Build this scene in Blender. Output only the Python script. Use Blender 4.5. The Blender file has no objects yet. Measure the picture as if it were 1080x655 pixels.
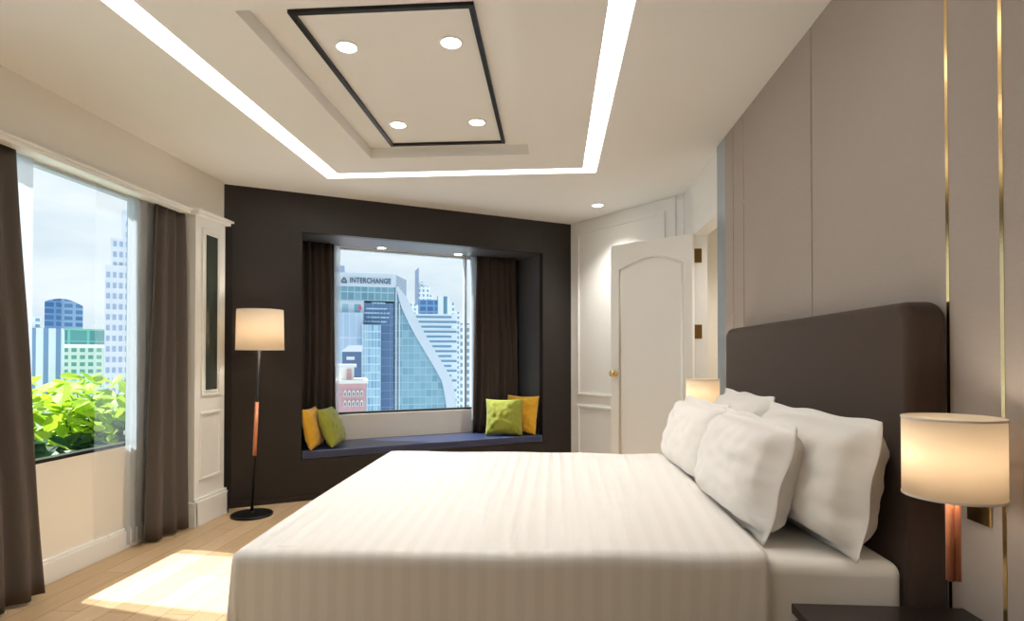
import bpy, bmesh, math, random
from mathutils import Matrix, Vector, noise
random.seed(7)
PI = math.pi
C = bpy.context.scene.collection

# ---------------------------------------------------------------- materials
def srgb(r, g, b):
    def f(c):
        c /= 255.
        return c/12.92 if c <= .04045 else ((c+.055)/1.055)**2.4
    return (f(r), f(g), f(b), 1)

def mat(name, col, rough=.5, metal=0, spec=.5, nscale=0, namt=0, bump=0, bscale=60, sheen=0, stretch=(1, 1, 1), coat=0):
    m = bpy.data.materials.new(name); m.use_nodes = True
    N, L = m.node_tree.nodes, m.node_tree.links
    p = N['Principled BSDF']
    p.inputs['Base Color'].default_value = col
    p.inputs['Roughness'].default_value = rough
    p.inputs['Metallic'].default_value = metal
    p.inputs['Specular IOR Level'].default_value = spec
    p.inputs['Sheen Weight'].default_value = sheen
    p.inputs['Coat Weight'].default_value = coat
    tc = N.new('ShaderNodeTexCoord'); mp = N.new('ShaderNodeMapping')
    mp.inputs['Scale'].default_value = stretch
    L.new(tc.outputs['Object'], mp.inputs['Vector'])
    if namt:
        n = N.new('ShaderNodeTexNoise'); n.inputs['Scale'].default_value = nscale; n.inputs['Detail'].default_value = 5
        L.new(mp.outputs[0], n.inputs['Vector'])
        mx = N.new('ShaderNodeMix'); mx.data_type = 'RGBA'
        mx.inputs[6].default_value = tuple(c*(1-namt) for c in col[:3])+(1,)
        mx.inputs[7].default_value = tuple(min(1, c*(1+namt)) for c in col[:3])+(1,)
        L.new(n.outputs['Fac'], mx.inputs[0]); L.new(mx.outputs[2], p.inputs['Base Color'])
    if bump:
        n = N.new('ShaderNodeTexNoise'); n.inputs['Scale'].default_value = bscale; n.inputs['Detail'].default_value = 3
        L.new(mp.outputs[0], n.inputs['Vector'])
        b = N.new('ShaderNodeBump'); b.inputs['Strength'].default_value = bump; b.inputs['Distance'].default_value = .01
        L.new(n.outputs['Fac'], b.inputs['Height']); L.new(b.outputs[0], p.inputs['Normal'])
    return m

def emis(name, col, s):
    m = bpy.data.materials.new(name); m.use_nodes = True
    N, L = m.node_tree.nodes, m.node_tree.links
    N.clear(); e = N.new('ShaderNodeEmission'); o = N.new('ShaderNodeOutputMaterial')
    e.inputs[0].default_value = col; e.inputs[1].default_value = s
    L.new(e.outputs[0], o.inputs[0]); return m

def stripes_mat(name, a, b, period, axis='X'):
    """woven sateen stripe: two tones of one white cloth, alternating sheen"""
    m = bpy.data.materials.new(name); m.use_nodes = True
    N, L = m.node_tree.nodes, m.node_tree.links
    p = N['Principled BSDF']; p.inputs['Roughness'].default_value = .6
    u = N.new('ShaderNodeAttribute'); u.attribute_name = 'weave'; 
    s = N.new('ShaderNodeMath'); s.operation = 'MULTIPLY'; s.inputs[1].default_value = 2*PI/period
    L.new(u.outputs['Fac'], s.inputs[0])
    q = N.new('ShaderNodeMath'); q.operation = 'SINE'; L.new(s.outputs[0], q.inputs[0])
    r = N.new('ShaderNodeMapRange'); r.inputs[1].default_value = -.35; r.inputs[2].default_value = .35
    L.new(q.outputs[0], r.inputs[0])
    mx = N.new('ShaderNodeMix'); mx.data_type = 'RGBA'; mx.inputs[6].default_value = a; mx.inputs[7].default_value = b
    L.new(r.outputs[0], mx.inputs[0]); L.new(mx.outputs[2], p.inputs['Base Color'])
    r2 = N.new('ShaderNodeMapRange'); r2.inputs[3].default_value = .38; r2.inputs[4].default_value = .8
    L.new(r.outputs[0], r2.inputs[0]); L.new(r2.outputs[0], p.inputs['Roughness'])
    return m

def cloth_see(name, col, transp, transl):
    """thin cloth: part see-through, part translucent, part diffuse"""
    m = bpy.data.materials.new(name); m.use_nodes = True
    N, L = m.node_tree.nodes, m.node_tree.links
    N.clear(); o = N.new('ShaderNodeOutputMaterial')
    d = N.new('ShaderNodeBsdfDiffuse'); d.inputs[0].default_value = col
    t = N.new('ShaderNodeBsdfTranslucent'); t.inputs[0].default_value = col
    x = N.new('ShaderNodeMixShader'); x.inputs[0].default_value = transl
    L.new(d.outputs[0], x.inputs[1]); L.new(t.outputs[0], x.inputs[2])
    if transp <= 0:
        L.new(x.outputs[0], o.inputs[0]); return m
    tr = N.new('ShaderNodeBsdfTransparent'); y = N.new('ShaderNodeMixShader'); y.inputs[0].default_value = transp
    L.new(x.outputs[0], y.inputs[1]); L.new(tr.outputs[0], y.inputs[2]); L.new(y.outputs[0], o.inputs[0])
    return m

def glass_mat(name, tint):
    m = bpy.data.materials.new(name); m.use_nodes = True
    N, L = m.node_tree.nodes, m.node_tree.links
    N.clear(); o = N.new('ShaderNodeOutputMaterial')
    t = N.new('ShaderNodeBsdfTransparent'); t.inputs[0].default_value = tint
    g = N.new('ShaderNodeBsdfGlossy'); g.inputs['Roughness'].default_value = .02
    x = N.new('ShaderNodeMixShader'); f = N.new('ShaderNodeLayerWeight'); f.inputs[0].default_value = .12
    k = N.new('ShaderNodeMath'); k.operation = 'MULTIPLY'; k.inputs[1].default_value = .35
    L.new(f.outputs['Fresnel'], k.inputs[0]); L.new(k.outputs[0], x.inputs[0])
    L.new(t.outputs[0], x.inputs[1]); L.new(g.outputs[0], x.inputs[2]); L.new(x.outputs[0], o.inputs[0])
    return m

def facade(name, wall, glass, cw, ch, fw=.6, fh=.6, rough=.25, vary=.0, spec=.5):
    """window grid in the building's own coordinates"""
    m = bpy.data.materials.new(name); m.use_nodes = True
    N, L = m.node_tree.nodes, m.node_tree.links
    p = N['Principled BSDF']
    tc = N.new('ShaderNodeTexCoord'); sx = N.new('ShaderNodeSeparateXYZ'); L.new(tc.outputs['Object'], sx.inputs[0])
    def M(op, a, b=None):
        n = N.new('ShaderNodeMath'); n.operation = op
        for i, v in enumerate((a, b)):
            if v is None: continue
            if isinstance(v, (int, float)): n.inputs[i].default_value = v
            else: L.new(v, n.inputs[i])
        return n.outputs[0]
    h = M('ADD', sx.outputs[0], sx.outputs[1])
    a = M('DIVIDE', h, cw); b = M('DIVIDE', sx.outputs[2], ch)
    mk = M('MULTIPLY', M('LESS_THAN', M('FRACT', a), fw), M('LESS_THAN', M('FRACT', b), fh))
    mx = N.new('ShaderNodeMix'); mx.data_type = 'RGBA'
    mx.inputs[6].default_value = wall; mx.inputs[7].default_value = glass
    L.new(mk, mx.inputs[0])
    out = mx.outputs[2]
    if vary:
        cb = N.new('ShaderNodeCombineXYZ'); L.new(M('FLOOR', a), cb.inputs[0]); L.new(M('FLOOR', b), cb.inputs[2])
        wn = N.new('ShaderNodeTexWhiteNoise'); L.new(cb.outputs[0], wn.inputs[0])
        m2 = N.new('ShaderNodeMix'); m2.data_type = 'RGBA'; L.new(M('MULTIPLY', wn.outputs[0], vary), m2.inputs[0])
        L.new(out, m2.inputs[6]); m2.inputs[7].default_value = wall; out = m2.outputs[2]
    L.new(out, p.inputs['Base Color'])
    L.new(M('SUBTRACT', .75, M('MULTIPLY', mk, .75-rough)), p.inputs['Roughness'])
    p.inputs['Specular IOR Level'].default_value = spec
    return m

def oak_mat():
    m = bpy.data.materials.new('oak_planks'); m.use_nodes = True
    N, L = m.node_tree.nodes, m.node_tree.links
    p = N['Principled BSDF']; p.inputs['Roughness'].default_value = .42; p.inputs['Specular IOR Level'].default_value = .4
    tc = N.new('ShaderNodeTexCoord'); mp = N.new('ShaderNodeMapping'); mp.inputs['Rotation'].default_value = (0, 0, PI/2)
    L.new(tc.outputs['Object'], mp.inputs[0])
    b = N.new('ShaderNodeTexBrick'); b.inputs['Scale'].default_value = 1
    b.inputs['Brick Width'].default_value = 1.5; b.inputs['Row Height'].default_value = .16; b.offset = .37
    b.inputs['Mortar Size'].default_value = .0022; b.inputs['Bias'].default_value = 0
    b.inputs['Color1'].default_value = srgb(206, 178, 142); b.inputs['Color2'].default_value = srgb(190, 160, 122)
    b.inputs['Mortar'].default_value = srgb(140, 104, 66)
    L.new(mp.outputs[0], b.inputs['Vector'])
    n = N.new('ShaderNodeTexNoise'); n.inputs['Scale'].default_value = 6; n.inputs['Detail'].default_value = 8
    m2 = N.new('ShaderNodeMapping'); m2.inputs['Scale'].default_value = (9, 1, 1)
    L.new(tc.outputs['Object'], m2.inputs[0]); L.new(m2.outputs[0], n.inputs['Vector'])
    r = N.new('ShaderNodeMapRange'); r.inputs[3].default_value = .8; r.inputs[4].default_value = 1.15
    L.new(n.outputs['Fac'], r.inputs[0])
    v = N.new('ShaderNodeVectorMath'); v.operation = 'SCALE'
    L.new(b.outputs['Color'], v.inputs[0]); L.new(r.outputs[0], v.inputs['Scale']); L.new(v.outputs[0], p.inputs['Base Color'])
    return m

M = dict(
    ceiling=mat('ceiling_paint', srgb(240, 239, 236), .7, spec=.2),
    white=mat('white_paint', srgb(238, 238, 235), .45),
    lightcutwall=mat('light_cutting_brown', srgb(104, 90, 78), .6, nscale=4, namt=.1, stretch=(6, 6, 1)),
    cream=mat('cream_wall', srgb(237, 231, 220), .6),
    oak=oak_mat(),
    dark=mat('dark_panelling', srgb(40, 34, 31), .4, spec=.4, nscale=5, namt=.06, stretch=(9, 9, 1)),
    black=mat('black_metal', srgb(22, 21, 22), .4, metal=.3),
    seam=mat('seam_shadow_gap', srgb(34, 30, 27), .7),
    fabricwall=mat('wall_fabric', srgb(170, 159, 151), .8, spec=.2, nscale=30, namt=.04, bump=.15, bscale=160, stretch=(1, 1, 5)),
    gold=mat('polished_brass', srgb(236, 206, 146), .16, metal=1),
    bronze=mat('aged_brass', srgb(120, 92, 52), .35, metal=.9),
    copper=mat('copper', srgb(236, 156, 118), .42, metal=.6),
    steel=mat('sky_reflect_steel', srgb(170, 182, 192), .35, metal=.8),
    brown=mat('brown_fabric', srgb(70, 57, 50), .9, spec=.15, nscale=120, namt=.12, bump=.3, bscale=350, sheen=.15),
    sheet=mat('white_cotton', srgb(238, 235, 230), .7, spec=.2, bump=.12, bscale=9),
    pillow=mat('white_pillow_cotton', srgb(242, 239, 235), .7, spec=.2, bump=.25, bscale=7),
    duvet=stripes_mat('striped_sateen', srgb(242, 240, 237), srgb(238, 235, 231), .062),
    curtain=mat('taupe_curtain', srgb(92, 84, 79), .85, spec=.2, nscale=60, namt=.14, stretch=(1, 1, 6), bump=.2, bscale=120),
    curtain2=mat('dark_taupe_curtain', srgb(66, 57, 52), .85, spec=.2, nscale=60, namt=.14, stretch=(1, 1, 6), bump=.2, bscale=120),
    sheer=cloth_see('sheer_voile', (.66, .72, .80, 1), .34, .5),
    voile=cloth_see('thin_voile', (.66, .72, .78, 1), .88, .5),
    shade=cloth_see('lampshade_linen', srgb(250, 238, 220), 0, .55),
    navy=mat('navy_fabric', srgb(40, 50, 84), .36, spec=.8, nscale=80, namt=.1),
    olive=mat('olive_velvet', srgb(138, 142, 50), .75, spec=.2, nscale=12, namt=.12, sheen=.3, bump=.3, bscale=22),
    yellow=mat('mustard_velvet', srgb(206, 156, 38), .75, spec=.2, nscale=12, namt=.1, sheen=.3, bump=.3, bscale=22),
    walnut=mat('black_stained_wood', srgb(36, 28, 25), .35, nscale=4, namt=.2, stretch=(1, 12, 1)),
    lining=mat('niche_lining', srgb(92, 95, 102), .38, spec=.5),
    ltgrey=mat('pale_window_frame', srgb(186, 200, 212), .45),
    mirror=mat('tinted_mirror', srgb(62, 68, 62), .08, spec=.7),
    glass=glass_mat('window_glass', (.93, .97, .98, 1)),
    bulb=emis('warm_lamp', (1, .9, .74, 1), 20),
    spot=emis('warm_downlight', (1, .92, .80, 1), 25),
    cove=emis('warm_cove_light', (1, .97, .92, 1), 15),
)

# ---------------------------------------------------------------- mesh builder
class G:
    def __init__(s): s.v = []; s.f = []
    def add(s, vs, fs, T=None):
        k = len(s.v)
        s.v += [(T @ Vector(p)) if T else Vector(p) for p in vs]
        s.f += [tuple(i+k for i in f) for f in fs]; return s
    def box(s, x0, x1, y0, y1, z0, z1, T=None):
        vs = [(x, y, z) for z in (z0, z1) for y in (y0, y1) for x in (x0, x1)]
        return s.add(vs, [(0, 2, 3, 1), (4, 5, 7, 6), (0, 1, 5, 4), (2, 6, 7, 3), (0, 4, 6, 2), (1, 3, 7, 5)], T)
    def prism(s, pts, z0, z1, T=None):
        n = len(pts)
        vs = [(x, y, z0) for x, y in pts]+[(x, y, z1) for x, y in pts]
        fs = [tuple(range(n))[::-1], tuple(range(n, 2*n))]+[(i, (i+1) % n, (i+1) % n+n, i+n) for i in range(n)]
        return s.add(vs, fs, T)
    def lathe(s, prof, n=40, T=None, closed=False):
        vs = []; fs = []; m = len(prof)
        for r, z in prof:
            vs += [(r*math.cos(2*PI*i/n), r*math.sin(2*PI*i/n), z) for i in range(n)]
        for j in range(m if closed else m-1):
            a, b = j*n, ((j+1) % m)*n
            fs += [(a+i, a+(i+1) % n, b+(i+1) % n, b+i) for i in range(n)]
        if not closed:
            fs += [tuple(range(n))[::-1], tuple(range((m-1)*n, m*n))]
        return s.add(vs, fs, T)
    def grid(s, fn, nu, nv, T=None):
        vs = [fn(i/nu, j/nv) for j in range(nv+1) for i in range(nu+1)]; w = nu+1
        return s.add(vs, [(j*w+i, j*w+i+1, (j+1)*w+i+1, (j+1)*w+i) for j in range(nv) for i in range(nu)], T)
    def tube(s, pts, r, n=10, T=None):
        vs = []; fs = []
        pts = [Vector(p) for p in pts]
        for i, p in enumerate(pts):
            d = (pts[min(i+1, len(pts)-1)]-pts[max(i-1, 0)]).normalized()
            a = d.orthogonal().normalized() if abs(d.z) < .9 else Vector((1, 0, 0))
            b = d.cross(a).normalized(); a = b.cross(d)
            rr = r[i] if isinstance(r, (list, tuple)) else r
            vs += [p+a*rr*math.cos(2*PI*k/n)+b*rr*math.sin(2*PI*k/n) for k in range(n)]
        for i in range(len(pts)-1):
            fs += [(i*n+k, i*n+(k+1) % n, (i+1)*n+(k+1) % n, (i+1)*n+k) for k in range(n)]
        fs += [tuple(range(n))[::-1], tuple(range((len(pts)-1)*n, len(pts)*n))]
        return s.add(vs, fs, T)

BASE = {}
def base(o): return BASE.get(o.name, Matrix.Identity(4)) if o else Matrix.Identity(4)

def obj(name, g, m, parent=None, bevel=0, smooth=False, sub=0, solid=0, seg=3, origin=None):
    me = bpy.data.meshes.new(name)
    B = base(parent)
    if origin is not None: B = Matrix.Translation(origin)
    inv = B.inverted()
    me.from_pydata([tuple(inv @ v) for v in g.v], [], g.f); me.update()
    bm = bmesh.new(); bm.from_mesh(me)
    bmesh.ops.recalc_face_normals(bm, faces=bm.faces); bm.to_mesh(me); bm.free()
    me.materials.append(M[m] if isinstance(m, str) else m)
    o = bpy.data.objects.new(name, me); C.objects.link(o)
    if parent: o.parent = parent
    elif origin is not None: o.location = origin
    BASE[o.name] = B
    if solid:
        s = o.modifiers.new('solid', 'SOLIDIFY'); s.thickness = solid; s.offset = 0
    if bevel:
        b = o.modifiers.new('bevel', 'BEVEL'); b.width = bevel; b.segments = seg; b.limit_method = 'ANGLE'
    if sub:
        q = o.modifiers.new('sub', 'SUBSURF'); q.levels = q.render_levels = sub
    if smooth or bevel or sub:
        me.polygons.foreach_set('use_smooth', [True]*len(me.polygons))
        if not sub and not smooth:
            w = o.modifiers.new('wn', 'WEIGHTED_NORMAL')
    return o

def tag(o, label, cat, group=None):
    o['label'] = label; o['category'] = cat
    if group: o['group'] = group
    return o
def thing(name, label, cat, loc=(0, 0, 0), rz=0, group=None):
    o = bpy.data.objects.new(name, None); o.empty_display_size = .1; C.objects.link(o)
    o.location = loc; o.rotation_euler = (0, 0, rz)
    BASE[o.name] = Matrix.Translation(loc) @ Matrix.Rotation(rz, 4, 'Z')
    return tag(o, label, cat, group)
def struct(name, g, m, parent=None, **k):
    o = obj(name, g, m, parent, **k)
    if parent is None: o['kind'] = 'structure'
    return o
def dup(root, loc, label, rz=None):
    def cp(o, par):
        c = o.copy(); C.objects.link(c); c.parent = par
        for ch in list(o.children): cp(ch, c)
        return c
    r = cp(root, None); r.location = loc; r['label'] = label
    if rz is not None: r.rotation_euler = (0, 0, rz)
    return r

# ---------------------------------------------------------------- the camera (eye height 1.38 m)
EYE = 1.38; F = 615.; YAW = math.atan(44/F); PIT = math.radians(.7); SH = 376-327.5-F*math.tan(PIT)
cam = bpy.data.cameras.new('camera'); co = bpy.data.objects.new('camera', cam); C.objects.link(co)
co.location = (0, 0, EYE); co.rotation_euler = (PI/2+PIT, 0, YAW)
cam.sensor_width = 36; cam.lens = F/1080*36; cam.shift_y = SH/1080; cam.clip_end = 3000; cam.clip_start = .05
bpy.context.scene.camera = co

# ---------------------------------------------------------------- room shell
CZ = 2.95                                 # ceiling height
WX = 1.22                                 # face of the panelled head wall
A = Vector((-2.99, 5.09, 0)); Bp = Vector((.204, 6.952, 0)); Cp = Vector((1.27, 5.70, 0))
def frame(P, Q):
    t = (Q-P).normalized(); n = Vector((-t.y, t.x, 0))     # n points away from the room
    return Matrix(((t.x, n.x, 0, P.x), (t.y, n.y, 0, P.y), (0, 0, 1, 0), (0, 0, 0, 1)))
W = frame(A, Bp); LW = (Bp-A).length       # the dark window wall: x along it, y out of the room
V = frame(Bp, Cp); LV = (Cp-Bp).length     # the white panelled wall behind the door

struct('floor', G().prism([(-3.3, -2.6), (2.9, -2.6), (2.9, 6.2), (.3, 7.7), (-3.3, 5.6)], -.12, 0), 'oak')

# ceiling: lower layer with the slot and the tray cut out, upper layer with the slot only, top slab
xs0, xs1, xs2, xs3 = -1.99, -1.85, .245, .362
yn0, yn1, yf0, yf1 = 1.98, 2.11, 4.87, 5.0
tx0, tx1, ty0, ty1 = -1.445, -.19, 2.535, 4.51
def ring(g, x0, x1, y0, y1, X0, X1, Y0, Y1, z0, z1):     # rectangle with a rectangular hole
    g.box(x0, X0, y0, y1, z0, z1); g.box(X1, x1, y0, y1, z0, z1)
    g.box(X0, X1, y0, Y0, z0, z1); g.box(X0, X1, Y1, y1, z0, z1); return g
def ceil_out(g, z0, z1):
    ring(g, -3.25, 2.9, -2.6, 5.1, xs0, xs3, yn0, yf1, z0, z1)
    g.prism([(-3.25, 5.1), (2.9, 5.1), (2.9, 6.3), (.2, 7.35), (-3.15, 5.45)], z0, z1); return g
g = G(); ceil_out(g, CZ, CZ+.08)
ring(g, xs1, xs2, yn1, yf0, tx0, tx1, ty0, ty1, CZ, CZ+.08)
ceil_out(g, CZ+.08, CZ+.17)
g.box(xs1, xs2, yn1, yf0, CZ+.08, CZ+.17)
g.box(-3.25, 2.9, -2.6, 5.1, CZ+.17, CZ+.27); g.prism([(-3.25, 5.1), (2.9, 5.1), (2.9, 6.3), (.2, 7.35), (-3.15, 5.45)], CZ+.17, CZ+.27)
struct('ceiling', g, 'ceiling')
g = G()
zc0, zc1 = CZ+.135, CZ+.15
ring(g, xs0+.004, xs3-.004, yn0+.004, yf1-.004, xs1-.004, xs2+.004, yn1-.004, yf0+.004, zc0, zc1)
tag(obj('cove_light_strip', g, 'cove'), 'warm white light strip recessed in the rectangular ceiling slot', 'light strip')

# black rectangle inside the tray
fx0, fx1, fy0, fy1 = -1.262, -.37, 2.668, 4.44
struct('trim_1', ring(G(), fx0, fx1, fy0, fy1, fx0+.026, fx1-.026, fy0+.026, fy1-.026, CZ+.062, CZ+.08), 'black')

def downlight(x, y, z, label, cat='ceiling light', group=None, r=.052):
    t = thing('recessed_downlight', label, cat, (x, y, z), 0, group)
    T = Matrix.Translation((x, y, z))
    obj('trim_ring', G().lathe([(r*1.28, 0), (r*1.28, -.004), (r*1.02, -.006), (r, -.001), (r, 0)], 36, T), 'white', t)
    obj('lens', G().lathe([(r*.98, -.0005), (r*.9, -.0035)], 36, T), 'spot', t)
    l = bpy.data.lights.new('downlight_beam', 'SPOT'); l.energy = DL; l.color = (1, .94, .87); l.spot_size = math.radians(112); l.spot_blend = .9; l.shadow_soft_size = .05
    lo = bpy.data.objects.new('downlight_beam', l); C.objects.link(lo); lo.parent = t; lo.location = (0, 0, -.03)
    return t
DL = 43
gl = 'four downlights inside the black ceiling frame'
downlight(-1.098, 3.015, CZ+.08, 'round recessed ceiling downlight at the near left corner of the black frame', group=gl)
downlight(-.536, 3.012, CZ+.08, 'round recessed ceiling downlight at the near right corner of the black frame', group=gl)
downlight(-1.102, 4.06, CZ+.08, 'round recessed ceiling downlight at the far left corner of the black frame', group=gl)
downlight(-.537, 4.056, CZ+.08, 'round recessed ceiling downlight at the far right corner of the black frame', group=gl)
DL = 100
downlight(.457, 6.08, CZ, 'small round ceiling downlight alone above the white open door')

# left wall: soffit, wall under the window, pier, column
GX = -3.12                                  # glass plane of the left window
g = G()
LX = -3.165
g.box(LX, -2.97, -2.6, 5.055, 2.55, CZ)                     # soffit
g.box(LX, -3.08, -2.6, 4.56, 0, .735)                       # below the windows
g.box(LX, -3.08, .7, 1.25, .735, 2.55); g.box(LX, -3.08, -2.6, -2.1, .735, 2.55)
g.box(LX, -3.08, 4.11, 4.56, .735, 2.55)
struct('wall_left', g, 'cream')
g = G(); g.box(-3.0, -2.925, -2.6, 4.86, 2.535, 2.575); g.box(-3.0, -2.90, -2.6, 4.87, 2.56, 2.575)
g.box(-2.93, -2.86, 4.50, 4.98, 2.535, 2.575); g.box(-2.93, -2.84, 4.49, 5.0, 2.562, 2.580)
struct('trim_2', g, 'white', bevel=.004)
# column with a narrow mirror and a moulded panel
cx = -2.90; cy0, cy1 = 4.53, 4.955
g = G(); g.box(LX, cx, cy0, cy1, 0, 2.54)
struct('wall_pier', g, 'white')
def mould(g, y0, y1, z0, z1, x=cx, w=.022, d=.014):
    g.box(x-.002, x+d, y0, y1, z0, z0+w); g.box(x-.002, x+d, y0, y1, z1-w, z1)
    g.box(x-.002, x+d, y0, y0+w, z0+w, z1-w); g.box(x-.002, x+d, y1-w, y1, z0+w, z1-w); return g
g = mould(G(), 4.595, 4.89, .36, .92); mould(g, 4.61, 4.88, 1.05, 2.45)
struct('trim_3', g, 'white', bevel=.004)
t = thing('wall_mirror', 'narrow dark tinted mirror set upright in the white window pier', 'mirror', (cx, 4.745, 1.1))
obj('mirror_glass', G().box(cx-.001, cx+.005, 4.66, 4.835, 1.10, 2.40), 'mirror', t)
g = G(); mould(g, 4.648, 4.847, 1.088, 2.412, w=.012, d=.010); obj('mirror_frame', g, 'white', t)
g = G(); g.box(-3.09, -3.055, -2.6, 4.52, 0, .13); g.box(-3.09, -3.062, -2.6, 4.52, .13, .15)
g.box(cx-.002, cx+.03, 4.51, 4.985, 0, .20); g.box(cx-.002, cx+.018, 4.515, 4.975, .20, .225)
g.box(-3.09, cx+.03, 4.502, 4.532, 0, .20); g.box(cx-.3, cx+.03, 4.953, 4.985, 0, .2)
struct('baseboard_left', g, 'white', bevel=.004)

def window(name, T, x0, x1, z0, z1, muls=(), fw=.03, m='black', dep=.06, mw=.05):
    g = G(); g.box(x0, x1, 0, dep, z1-fw, z1, T)
    g.box(x0, x0+fw, 0, dep, z0+fw, z1-fw, T); g.box(x1-fw, x1, 0, dep, z0+fw, z1-fw, T)
    for q in muls: g.box(q-mw/2, q+mw/2, 0, dep, z0+fw, z1-fw, T)
    o = struct(name, g, 'ltgrey', bevel=.003)
    obj('bottom_rail', G().box(x0, x1, -.004, dep, z0, z0+fw, T), m, o)
    obj('glass_pane', G().box(x0+fw*.5, x1-fw*.5, dep*.5, dep*.5+.006, z0+fw*.5, z1-fw*.5, T), 'glass', o)
    return o
TL = Matrix(((0, -1, 0, GX+.03), (1, 0, 0, 0), (0, 0, 1, 0), (0, 0, 0, 1)))      # x -> +Y, y -> -X
window('window_1', TL, 1.25, 4.11, .735, 2.55, (2.55,), fw=.022)
window('window_fill', TL, -2.1, .7, .735, 2.55, (-.7,), fw=.022)  # unseen window added behind the camera for fill daylight

# back wall, side walls outside the view; browned to cut light on bed
struct('wall_back', G().box(-3.3, 2.9, -2.75, -2.6, 0, CZ+.1), 'lightcutwall')

# dark window wall with the bench niche
n0, n1, bz, nz, nd = .672, 3.315, .39, 2.58, .62
g = G()
TH = .08
g.box(-.02, n0, 0, TH, 0, CZ+.05, W); g.box(n1, LW, 0, TH, 0, CZ+.05, W)
g.box(n0, n1, 0, TH, nz, CZ+.05, W); g.box(n0, n1, 0, TH, 0, bz, W)
struct('wall_far', g, 'dark')
g = G()
g.box(n0-.06, n0, TH, nd, bz-.05, nz+.06, W); g.box(n1, n1+.06, TH, nd, bz-.05, nz+.06, W)
g.box(n0, n1, TH, nd, nz, nz+.06, W); g.box(n0, n1, TH, nd, bz-.06, bz, W)
struct('wall_reveal', g, 'lining')
g = G()
for q in (n0-.001, n1+.001): g.box(q-.0025, q+.0025, -.0015, .002, nz, CZ, W)
struct('trim_4', g, 'seam')
wx0, wx1, wz0, wz1 = 1.075, 2.72, .745, 2.579
g = G()
g.box(wx0, wx1, nd, nd+.12, bz-.1, wz0, W); g.box(wx0, wx1, nd, nd+.12, wz1, nz+.1, W)
struct('wall_niche', g, 'cream')
g = G(); g.box(n0-.1, wx0, nd, nd+.12, bz-.1, nz+.1, W); g.box(wx1, n1+.1, nd, nd+.12, bz-.1, nz+.1, W)
struct('wall_recess', g, 'dark')
window('window_3', W @ Matrix.Translation((0, nd+.03, 0)), wx0, wx1, wz0, wz1, (2.615,), fw=.022, mw=.03)
struct('baseboard_far', G().box(0, LW-.01, -.012, 0, 0, .06, W), 'dark')
DL = 7
gg = 'two downlights in the window niche'
for s, lb in ((1.56, 'small warm downlight in the niche ceiling, left of the two'), (2.46, 'small warm downlight in the niche ceiling, right of the two')):
    p = W @ Vector((s, .50, nz)); downlight(p.x, p.y, nz, lb, group=gg, r=.045)

# closure behind the dark wall ends
struct('wall_corner', G().box(LX, -2.93, 4.96, 5.4, 0, 2.56), 'dark')

# white panelled wall
g = G(); g.box(0, LV+.05, 0, .12, 0, CZ+.05, V)
struct('wall_door', g, 'white')
def mouldV(g, x0, x1, z0, z1, w=.028, d=.016):
    g.box(x0, x1, -d, .001, z0, z0+w, V); g.box(x0, x1, -d, .001, z1-w, z1, V)
    g.box(x0, x0+w, -d, .001, z0+w, z1-w, V); g.box(x1-w, x1, -d, .001, z0+w, z1-w, V); return g
g = G(); mouldV(g, .12, 1.40, .93, 2.83); mouldV(g, .12, 1.40, .24, .82)
g.box(1.50, 1.53, -.014, .001, 0, CZ, V); g.box(1.575, 1.64, -.03, .001, 0, CZ, V)
g.box(.0, LV, -.012, .001, 0, .12, V)
struct('trim_5', g, 'white', bevel=.004)

# entry wall with the doorway, hall behind
ox0, ox1, oz = 4.52, 5.27, 2.455
g = G(); g.box(1.25, 1.36, 4.44, ox0, 0, CZ+.05); g.box(1.25, 1.36, ox1, 5.76, 0, CZ+.05); g.box(1.25, 1.36, ox0, ox1, oz, CZ+.05)
struct('wall_entry', g, 'white')
g = G(); g.box(1.235, 1.25, ox1, ox1+.05, 0, oz+.05); g.box(1.235, 1.25, ox0-.05, ox1, oz, oz+.05)
struct('trim_6', g, 'white', bevel=.004)
g = G(); g.box(2.6, 2.72, 4.0, 6.2, 0, CZ+.05); g.box(1.36, 2.72, 5.76, 5.88, 0, CZ+.05); g.box(1.36, 2.72, 4.0, 4.12, 0, CZ+.05)
struct('wall_hall', g, 'cream')
DL = 90
downlight(1.95, 4.9, CZ, 'unseen downlight added to brighten the entry hall behind the open door')  # unseen lamp, added to brighten the hall through the doorway

# head wall: fabric panels divided by brass strips
g = G(); g.box(WX+.02, 2.9, -2.6, 4.0, 0, CZ+.05); g.box(WX+.02, 1.36, 4.0, 4.46, 0, CZ+.05)
cuts = [-2.6, -1.0, .4, 1.678, 1.897, 2.85, 3.84, 4.056, 4.25]
for a, b in zip(cuts, cuts[1:]): g.box(WX, WX+.02, a+.004, b-.004, 0, CZ)
struct('wall_right', g, 'fabricwall', bevel=.003)
g = G()
for c in cuts[1:-1]:
    big = c in (1.678, 1.897); w = .007 if big else .003
    if c != 2.85: g.box(WX-.0015 if big else WX+.002, WX+.0205, c-w, c+w, 0, CZ)
struct('trim_7', g, 'gold')
struct('trim_8', G().box(WX+.002, WX+.021, 4.25, 4.455, 0, CZ), 'steel')  # blue of the reflected sky is put into this metal's colour

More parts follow.
